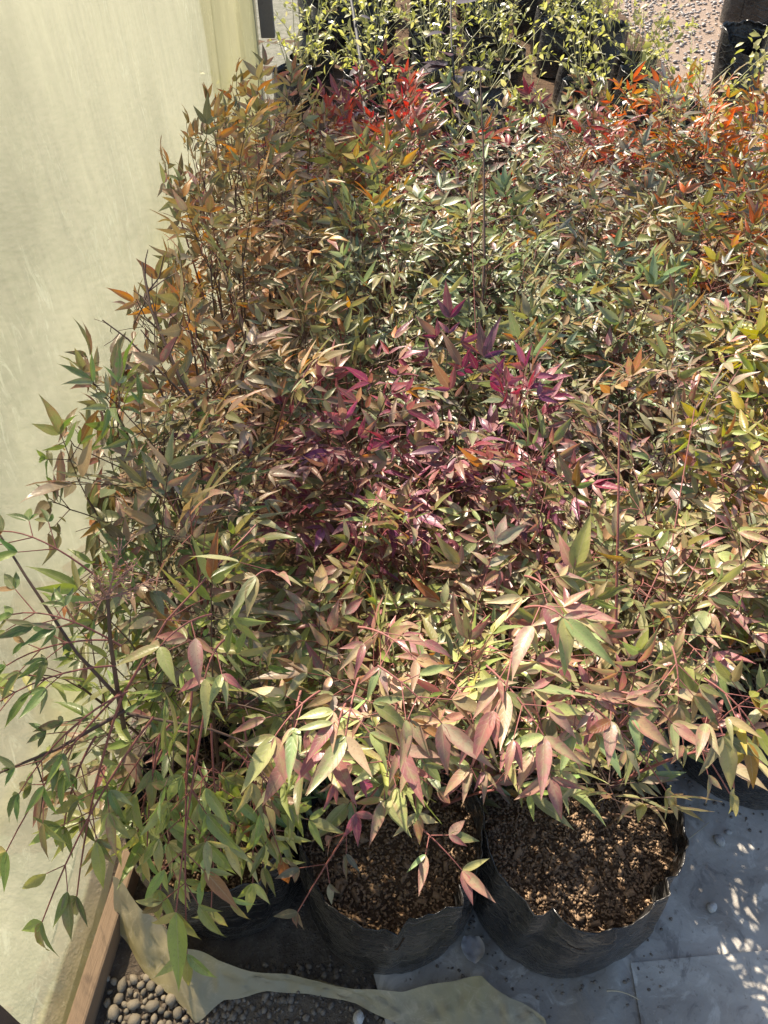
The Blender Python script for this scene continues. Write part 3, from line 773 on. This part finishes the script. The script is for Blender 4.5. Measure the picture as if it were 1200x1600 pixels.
ids = {}; k = 0
for ri, row in enumerate(T):
    for ci in range(len(row)): ids[ri, ci] = k; k += 1
twig(ids[0, 0], [(205, 1200, 1.05), (185, 1090, .93), (172, 1000, .88), (168, 930, .86)], .0036, .002, M_STEM_BROWN)
twig(ids[0, 0], [(190, 1095, .93), (120, 1020, .90), (40, 900, .90), (-10, 820, .92)], .0026, .0012, M_STEM_BROWN)
twig(ids[0, 0], [(195, 1110, .95), (90, 1170, .92), (-20, 1215, .90)], .003, .0014, M_STEM_BROWN, 2)
twig(ids[0, 0], [(198, 1115, .95), (330, 1140, .95), (440, 1180, .97)], .0022, .0012, M_STEM_BROWN, 2)
twig(ids[0, 0], [(190, 1090, .93), (260, 970, .92), (400, 820, 1.0)], .002, .001, M_STEM_RED, 3)
twig(ids[2, 0], [(345, 700, 1.32), (280, 590, 1.30), (235, 480, 1.32), (222, 410, 1.34)], .0042, .002, M_STEM_BROWN, 16, None, .06)
twig(ids[2, 0], [(300, 630, 1.30), (200, 530, 1.28), (160, 500, 1.27)], .002, .001, M_STEM_BROWN, 6, None, .04)
twig(ids[5, 2], [(750, 560, 2.0), (757, 400, 1.98), (756, 250, 1.97), (750, 110, 1.95)], .0048, .0016, M_STEM_BROWN, 22, 'dusk', .10)
twig(ids[3, 2], [(745, 560, 1.75), (738, 380, 1.75), (737, 300, 1.75)], .0014, .0008, M_STEM_RED)
twig(ids[1, 2], [(962, 990, 1.15), (966, 800, 1.12), (968, 640, 1.12)], .0024, .0014, M_STEM_RED, 4)
twig(ids[2, 3], [(985, 990, 1.22), (1050, 850, 1.25), (1085, 640, 1.3)], .0016, .001, M_STEM_RED, 2)

# dry flower panicle standing on the front-left cane
root = plants[ids[0, 0]]; tb = Tubes(); c0 = at(168, 935, .86)
for ax, (tx, ty) in enumerate(((150, 900), (215, 880), (130, 945), (190, 850), (235, 905))):
    e = at(tx, ty, .86); w = cane_pts(c0, e, rng.normal(0, .004, 3), 5); tb.add(w, .0013, .0007, 3)
    for k in range(26):
        q = rng.uniform(.15, 1); i = min(int(q * 4), 3); d = unit(w[i + 1] - w[i]); p = w[i] + (w[i + 1] - w[i]) * (q * 4 - i)
        e2 = p + unit(d * .5 + rng.normal(0, .7, 3)) * rng.uniform(.006, .018); tb.add([p, e2], .0006, .0004, 3)
        tb.add([e2, e2 + (e2 - p) * .15], .0011, .0008, 4)
tb.build('dried_panicle', M_PANICLE, root, tuple(root.location))

# ------------------------------------------------------------------ choose the leaves that show, build them one by one, join the rest
n = len(leaves)
PL = np.array([l[0] for l in leaves]); PO = np.array([l[1] for l in leaves]); DI = np.array([l[2] for l in leaves]); NO = np.array([l[3] for l in leaves])
LL = np.array([l[4] for l in leaves]); VA = np.array([l[5] for l in leaves]); CO = np.clip(np.array([l[6] for l in leaves]), 0, 1)
XA = np.cross(DI, NO); XA /= np.linalg.norm(XA, axis=1, keepdims=True) + 1e-9; ZA = np.cross(XA, DI)
mid = PO + DI * LL[:, None] * .5
rel = mid - np.array((0, 0, CAM_H)); dep = rel[:, 1] * CP - rel[:, 2] * SP; upc = rel[:, 1] * SP + rel[:, 2] * CP
px = 600 + FOC * rel[:, 0] / dep; py = 800 - FOC * upc / dep
cell = 9; zb = np.full((1600 // cell + 3, 1200 // cell + 3), 99.0)
inf = (px > -20) & (px < 1220) & (py > -20) & (py < 1620) & (dep > .2)
for s in (-.35, 0, .35):
    q = PO + DI * (LL * (.5 + s))[:, None] - np.array((0, 0, CAM_H)); dq = q[:, 1] * CP - q[:, 2] * SP
    xq = np.clip((600 + FOC * q[:, 0] / dq) / cell, 0, zb.shape[1] - 1).astype(int); yq = np.clip((800 - FOC * (q[:, 1] * SP + q[:, 2] * CP) / dq) / cell, 0, zb.shape[0] - 1).astype(int)
    np.minimum.at(zb, (yq[inf], xq[inf]), dq[inf])
xc = np.clip(px / cell, 0, zb.shape[1] - 1).astype(int); yc = np.clip(py / cell, 0, zb.shape[0] - 1).astype(int)
size = LL * FOC / dep
score = np.where(inf & (dep < zb[yc, xc] + .05) & (size > 16), size, 0)
single = np.zeros(n, bool)
for i in range(len(plants)):
    idx = np.where((PL == i) & (score > 0))[0]; idx = idx[np.argsort(-score[idx])][:300]; single[idx] = True
MAT = np.zeros((n, 3, 3)); MAT[:, :, 0] = XA; MAT[:, :, 1] = DI; MAT[:, :, 2] = ZA; MAT *= LL[:, None, None]
for i in np.where(single)[0]:
    r = plants[PL[i]]; o = bpy.data.objects.new('leaf', LEAF_ME[VA[i]]); COL.objects.link(o); o.parent = r
    m = np.eye(4); m[:3, :3] = MAT[i]; m[:3, 3] = PO[i] - np.array(r.location); o.matrix_basis = Matrix(m.tolist()); o.color = CO[i].tolist()
for i, r in enumerate(plants):
    idx = np.where((PL == i) & ~single)[0]
    if not len(idx): continue
    Vs, Fs, Us, Cs, off = [], [], [], [], 0
    for j in idx:
        v, f, u = LV[VA[j]]
        Vs.append(v @ MAT[j].T + PO[j] - np.array(r.location)); Fs.append(f + off); Us.append(u); Cs.append(np.repeat(CO[j][None], len(v), 0)); off += len(v)
    me = fast_mesh('foliage', np.concatenate(Vs), np.concatenate(Fs), M_FOL, True, np.concatenate(Us), np.concatenate(Cs))
    tag(link('foliage', me, r), kind='stuff')
print('LEAVES', n, 'single', int(single.sum()), 'visible', int((score > 0).sum()))

# ------------------------------------------------------------------ nursery stock behind: small bags with weedy plants
def weed_mat(name, base):
    N = NT(name); b = N.b; r = N.n('NewGeometry').outputs['Random Per Island']
    c = N.mix(r, base[0], base[1]); c = N.mix(N.ss(N.noise(6, 2, .5, N.pos()), .55, .7, 0, .6), c, base[2])
    N.set(b, 'Base Color', c); b.inputs['Roughness'].default_value = .45
    tr = N.n('BsdfTranslucent'); h2 = N.n('HueSaturation'); N.set(h2, 'Color', c); N.set(h2, 'Saturation', 1.15); N.set(h2, 'Value', 1.8); N.set(tr, 'Color', h2.outputs[0])
    mx = N.n('MixShader'); N.set(mx, 0, .4); N.set(mx, 1, b.outputs[0]); N.set(mx, 2, tr.outputs[0]); N.set(N.out, 'Surface', mx.outputs[0])
    return N.m


M_WEED = weed_mat('weedy leaf', ((.20, .21, .05), (.38, .37, .13), (.42, .36, .22)))
M_PURP = weed_mat('purple leaf', ((.05, .035, .045), (.09, .06, .07), (.12, .10, .09)))
LOWV = np.array([(0, 0, 0), (-.24, .35, .05), (0, .4, -.02), (.24, .35, .05), (-.16, .72, .0), (.16, .72, .0), (0, 1, -.14)], float)
LOWF = np.array([(0, 2, 1), (0, 3, 2), (1, 2, 4), (2, 3, 5), (2, 5, 4), (4, 5, 6)])


def leaf_cloud(pts, dirs, L):
    n_ = len(pts); up = rng.normal(0, .5, (n_, 3)) + UP; x = np.cross(dirs, up); x /= np.linalg.norm(x, axis=1, keepdims=True) + 1e-9; z = np.cross(x, dirs)
    V = pts[:, None] + (LOWV[None, :, 0, None] * x[:, None] + LOWV[None, :, 1, None] * dirs[:, None] + LOWV[None, :, 2, None] * z[:, None]) * L[:, None, None]
    return V.reshape(-1, 3), (np.arange(n_)[:, None, None] * 7 + LOWF[None]).reshape(-1, 3)


G_W, G_SB = 'weedy plants in the small bags behind', 'small black bags of the plot behind'
BR = ['first row', 'second row', 'third row', 'fourth row', 'fifth row', 'sixth row', 'seventh row', 'eighth row', 'ninth row']
NTH = ['nearest the film corner', 'second from the film corner', 'third from the film corner', 'fourth from the film corner', 'fifth from the film corner', 'sixth from the film corner', 'seventh from the film corner', 'eighth from the film corner']
proto = None
for ri in range(9):
    y = 3.48 + ri * .40; ncol = (6, 6, 6, 6, 6, 6, 6, 6, 6)[ri]
    for ci in range(ncol):
        if ri < 2 and (ci + ri) % 3 == 1: continue
        x = -.42 + ci * .345 + rng.normal(0, .03) + .04 * (ri % 2); yy = y + rng.normal(0, .04); h = rng.uniform(.2, .27)
        lab = f"small black bag in the {BR[ri]} of the plot behind, {NTH[ci]}"
        make_bag(x, yy, rng.uniform(.095, .125), h, ri * 7 + ci + .37, lab, G_SB, 22, name='small_grow_bag', lean=tuple(rng.normal(0, .02, 2)), dip=.02)
        root = empty('weedy_plant', (x, yy, h), f"thin yellow-green plant in the {BR[ri]} of small bags, {NTH[ci]}", 'plant', G_W)
        tb = Tubes(); P_, D_ = [], []
        sparse = ci >= 4 and ri < 3
        for k in range(int(rng.integers(10, 15))):
            a = rng.uniform(0, 6.28); out = rng.uniform(.06, .34); hh_ = rng.uniform(.04, .28)
            if k < 2: out, hh_ = rng.uniform(.2, .5), rng.uniform(.2, .5)
            e = np.array((math.cos(a) * out, math.sin(a) * out, hh_)); w = cane_pts((rng.normal(0, .02), rng.normal(0, .02), -.04), e, (0, 0, rng.uniform(.04, .14)), 6)
            tb.add(w, .0024, .0009, 3)
            for q in range(int(rng.integers(5, 14))):
                s = rng.uniform(.25, 1); i = min(int(s * 5), 4); p = w[i] + (w[i + 1] - w[i]) * (s * 5 - i)
                dd = unit(unit(w[i + 1] - w[i]) * .5 + rng.normal(0, .6, 3)); P_.append(p + dd * .006); D_.append(dd)
        tb.build('stem', M_STEM_GREEN, root)
        P_, D_ = np.array(P_), np.array(D_); V, F = leaf_cloud(P_, D_, rng.uniform(.018, .05, len(P_)) * rng.choice((1.0, 1.0, .7), len(P_)))
        tag(link('foliage', fast_mesh('foliage', V, F, M_WEED), root), kind='stuff')

# sapling with large dark leaves
b0 = at(590, 250, 3.2); b0[2] = 0
def sapling(base, top_, r0, name, label, nl, L, mat, lmat):
    root = empty(name, tuple(base), label, 'sapling')
    tb = Tubes(); w = cane_pts((0, 0, 0), np.array(top_) - base, (rng.normal(0, .03), 0, 0), 9); tb.add(w, r0, r0 * .55, 7); tb.build('trunk', mat, root)
    for k in range(nl):
        s = rng.uniform(.45, 1); i = min(int(s * 8), 7); p = w[i] + (w[i + 1] - w[i]) * (s * 8 - i); a = rng.uniform(0, 6.28)
        dd = unit(np.array((math.cos(a), math.sin(a), rng.uniform(-.3, .5)))); tb2 = Tubes()
        v, f, u = LV[int(rng.integers(10))]; x = unit(np.cross(dd, UP)); z = np.cross(x, dd); ls = L * rng.uniform(.7, 1.2)
        V = (v[:, 0:1] * 2.0 * x + v[:, 1:2] * dd + v[:, 2:3] * z) * ls + p + dd * .03
        link('leaf', fast_mesh('leaf', V, f, lmat, True, u), root)
    return root


g0 = on(578, 235, .0); sapling(np.array((g0[0], 3.3, 0)), at(545, -20, 3.9), .014, 'sapling', 'leaning grey-barked sapling stem behind the crimson shrubs', 5, .10, M_STEM_GREY, M_PURP)
sapling(np.array((.42, 3.25, 0)), at(705, -10, 3.6), .007, 'sapling', 'thin sapling with large dark purple leaves behind the red shrubs', 12, .16, M_STEM_GREY, M_PURP)
# upright black bags by the gravel path
bg = make_bag(1.94, 4.62, .13, .33, 3.1, 'tall torn open black bag standing alone on the gravel path', None, 48, soil=False, name='tall_grow_bag', dip=.10, lean=(-.02, .05))
V, F = grid(-.08, .08, -.08, .08, 2, 2, lambda x, y: .09)
link('soil', fast_mesh('soil', V, F, M_SOIL), bg)
root = empty('weedy_plant', (1.93, 4.50, .02), 'small yellow-green weed climbing in front of the tall torn bag', 'plant')
P_ = np.stack([rng.normal(0, .05, 60), rng.normal(-.06, .03, 60), rng.uniform(.02, .36, 60)], 1); D_ = rng.normal(0, 1, (60, 3)); D_ /= np.linalg.norm(D_, axis=1, keepdims=True)
V, F = leaf_cloud(P_, D_, rng.uniform(.03, .06, 60)); tag(link('foliage', fast_mesh('foliage', V, F, M_WEED), root), kind='stuff')
tb = Tubes(); tb.add(cane_pts((0, 0, 0), (.02, -.06, .36), (0, -.04, 0)), .003, .001); tb.build('stem', M_STEM_GREEN, root)
for i, (px_, py_, r) in enumerate(((1150, 40, .12), (1178, 46, .13))):
    p = on(px_, py_, 0)
    make_bag(p[0], p[1], r, .42, 20.5 + i, ('black bag at the far end of the path, left of the pair', 'black bag at the far end of the path, right of the pair')[i], 'black bags at the far end of the path', 28, name='tall_grow_bag')

# ------------------------------------------------------------------ stones
ICO = None
def ico():
    global ICO
    t = (1 + 5 ** .5) / 2
    v = np.array([(-1, t, 0), (1, t, 0), (-1, -t, 0), (1, -t, 0), (0, -1, t), (0, 1, t), (0, -1, -t), (0, 1, -t), (t, 0, -1), (t, 0, 1), (-t, 0, -1), (-t, 0, 1)], float)
    f = np.array([(0, 11, 5), (0, 5, 1), (0, 1, 7), (0, 7, 10), (0, 10, 11), (1, 5, 9), (5, 11, 4), (11, 10, 2), (10, 7, 6), (7, 1, 8), (3, 9, 4), (3, 4, 2), (3, 2, 6), (3, 6, 8), (3, 8, 9), (4, 9, 5), (2, 4, 11), (6, 2, 10), (8, 6, 7), (9, 8, 1)])
    return v / np.linalg.norm(v[0]), f
IV, IF = ico()


def stones(pts, s0, s1, mat, name, smooth=False):
    V, F = [], []
    for i, p in enumerate(pts):
        s = rng.uniform(s0, s1); v = IV * rng.uniform(.7, 1.15, (12, 1)) * np.array((1, rng.uniform(.6, 1), rng.uniform(.4, .7))) * s
        a = rng.uniform(0, 6.28); c, q = math.cos(a), math.sin(a); v = v @ np.array(((c, q, 0), (-q, c, 0), (0, 0, 1)))
        V.append(v + p); F.append(IF + 12 * i)
    return fast_mesh(name, np.concatenate(V), np.concatenate(F), mat, smooth)


pts = []
while len(pts) < 4200:
    x, y = rng.uniform(1.0, 3.4), rng.uniform(3.1, 7.5)
    if nz(x, y, 1.3) > -.25 + .4 * (rng.uniform() - .5) and x > .5 + .05 * y: pts.append((x, y, .0))
tag(link('path_gravel', stones(np.array(pts), .007, .020, M_GRAVEL, 'path_gravel', True)), 'loose grey gravel over the sandy path behind the shrubs', 'gravel', kind='stuff')
pts = np.stack([rng.uniform(-.45, .03, 900), rng.uniform(.15, .36, 900), np.full(900, .012)], 1)
tag(link('dirt_clods', stones(pts, .002, .008, M_CLOD, 'dirt_clods')), 'crumbly dirt clods on the bare soil before the bags', 'dirt', kind='stuff')


pts = []
for x, y, r, h, lab, ch in BAGS[1:4]:
    for k in range(70):
        a = rng.uniform(3.3, 6.2); q = r * (1.04 + .55 * rng.uniform() ** 2.5); pts.append((x + q * math.cos(a), y + q * math.sin(a), .022))
tag(link('spilt_soil', stones(np.array(pts), .0012, .0045, M_CLOD, 'spilt_soil')), 'dark crumbs of spilt soil on the grey sheet round the bags', 'soil crumbs', kind='stuff')


M_PALE = stone_mat('pale pebble', (.42, .40, .37), (.60, .57, .53))


def pebble(x, y, s, label, group=None, sq=.6, z=.014, mat=None):
    import bmesh
    bm = bmesh.new(); bmesh.ops.create_icosphere(bm, subdivisions=2, radius=1)
    k = rng.uniform(0, 50); a = rng.uniform(0, 6.28); e = rng.uniform(.68, .95)
    for v in bm.verts:
        v.co *= 1 + .34 * noise.noise(v.co * 1.1 + Vector((k, 0, 0))) + .10 * noise.noise(v.co * 2.7 + Vector((0, k, 0)))
        X, Y = v.co.x * s, v.co.y * s * e; v.co = Vector((X * math.cos(a) - Y * math.sin(a), X * math.sin(a) + Y * math.cos(a), v.co.z * s * sq))
    me = bpy.data.meshes.new('pebble'); bm.to_mesh(me); bm.free(); me.materials.append(mat or M_PEB); me.polygons.foreach_set('use_smooth', [True] * len(me.polygons))
    o = link('pebble', me, None, (x, y, z + s * sq * .7)); return tag(o, label, 'pebble', group)


placed = []
tries = 0
while len(placed) < 75 and tries < 9000:
    tries += 1
    q = on(rng.uniform(166, 292), rng.uniform(1525, 1625), .02); s = rng.uniform(.0045, .0125)
    if all((q[0] - a) ** 2 + (q[1] - b_) ** 2 > ((s + c) * .88) ** 2 for a, b_, c in placed):
        placed.append((q[0], q[1], s)); pebble(q[0], q[1], s, 'rounded grey-brown pebble in the heap between batten and film hem', 'pebbles heaped beside the wooden batten')
for px_, py_, s, lab in ((1126, 1311, .012, 'pale pebble on the grey sheet just below the right edge bag'), (1140, 1298, .007, 'tiny grey pebble touching the right edge bag'), (1114, 1416, .010, 'single pale pebble lying alone on open grey sheet'), (560, 1590, .012, 'grey pebble on the dirt beside the fold of film')):
    q = on(px_, py_, .03); pebble(q[0], q[1], s, lab, None, .75, .02, M_PALE)
# dead pale leaf between the two front bags
c = on(738, 1483, .045); V, F = grid(-1, 1, -1, 1, 9, 9, lambda x, y: 0)
P = np.array([(c[0] + x * .020 * (1 - .35 * y * y) , c[1] + y * .024 * (1 - .2 * x * x), .045 + .016 * x * x + .010 * nz(x, y, 1.7) - .012 * y) for x, y, _ in V])
tag(link('dead_leaf', fast_mesh('dead_leaf', P, F, M_PAPER)), 'curled whitish dead leaf lying between the two front bags', 'dead leaf')
tb = Tubes(); a, b_ = on(948, 1548, .035), on(998, 1562, .035); tb.add(cane_pts(a, b_, (.0, .008, .004)), .0016, .0009); tag(tb.build('straw', M_STRAW), 'bent pale straw lying on the grey sheet near the seam', 'straw')
tb = Tubes(); tb.add(cane_pts(on(1035, 1340, .03), on(1108, 1285, .03), (0, -.004, .004)), .001, .0006); tag(tb.build('straw', M_STRAW), 'thin curved straw on the grey sheet beside the right edge bag', 'straw')
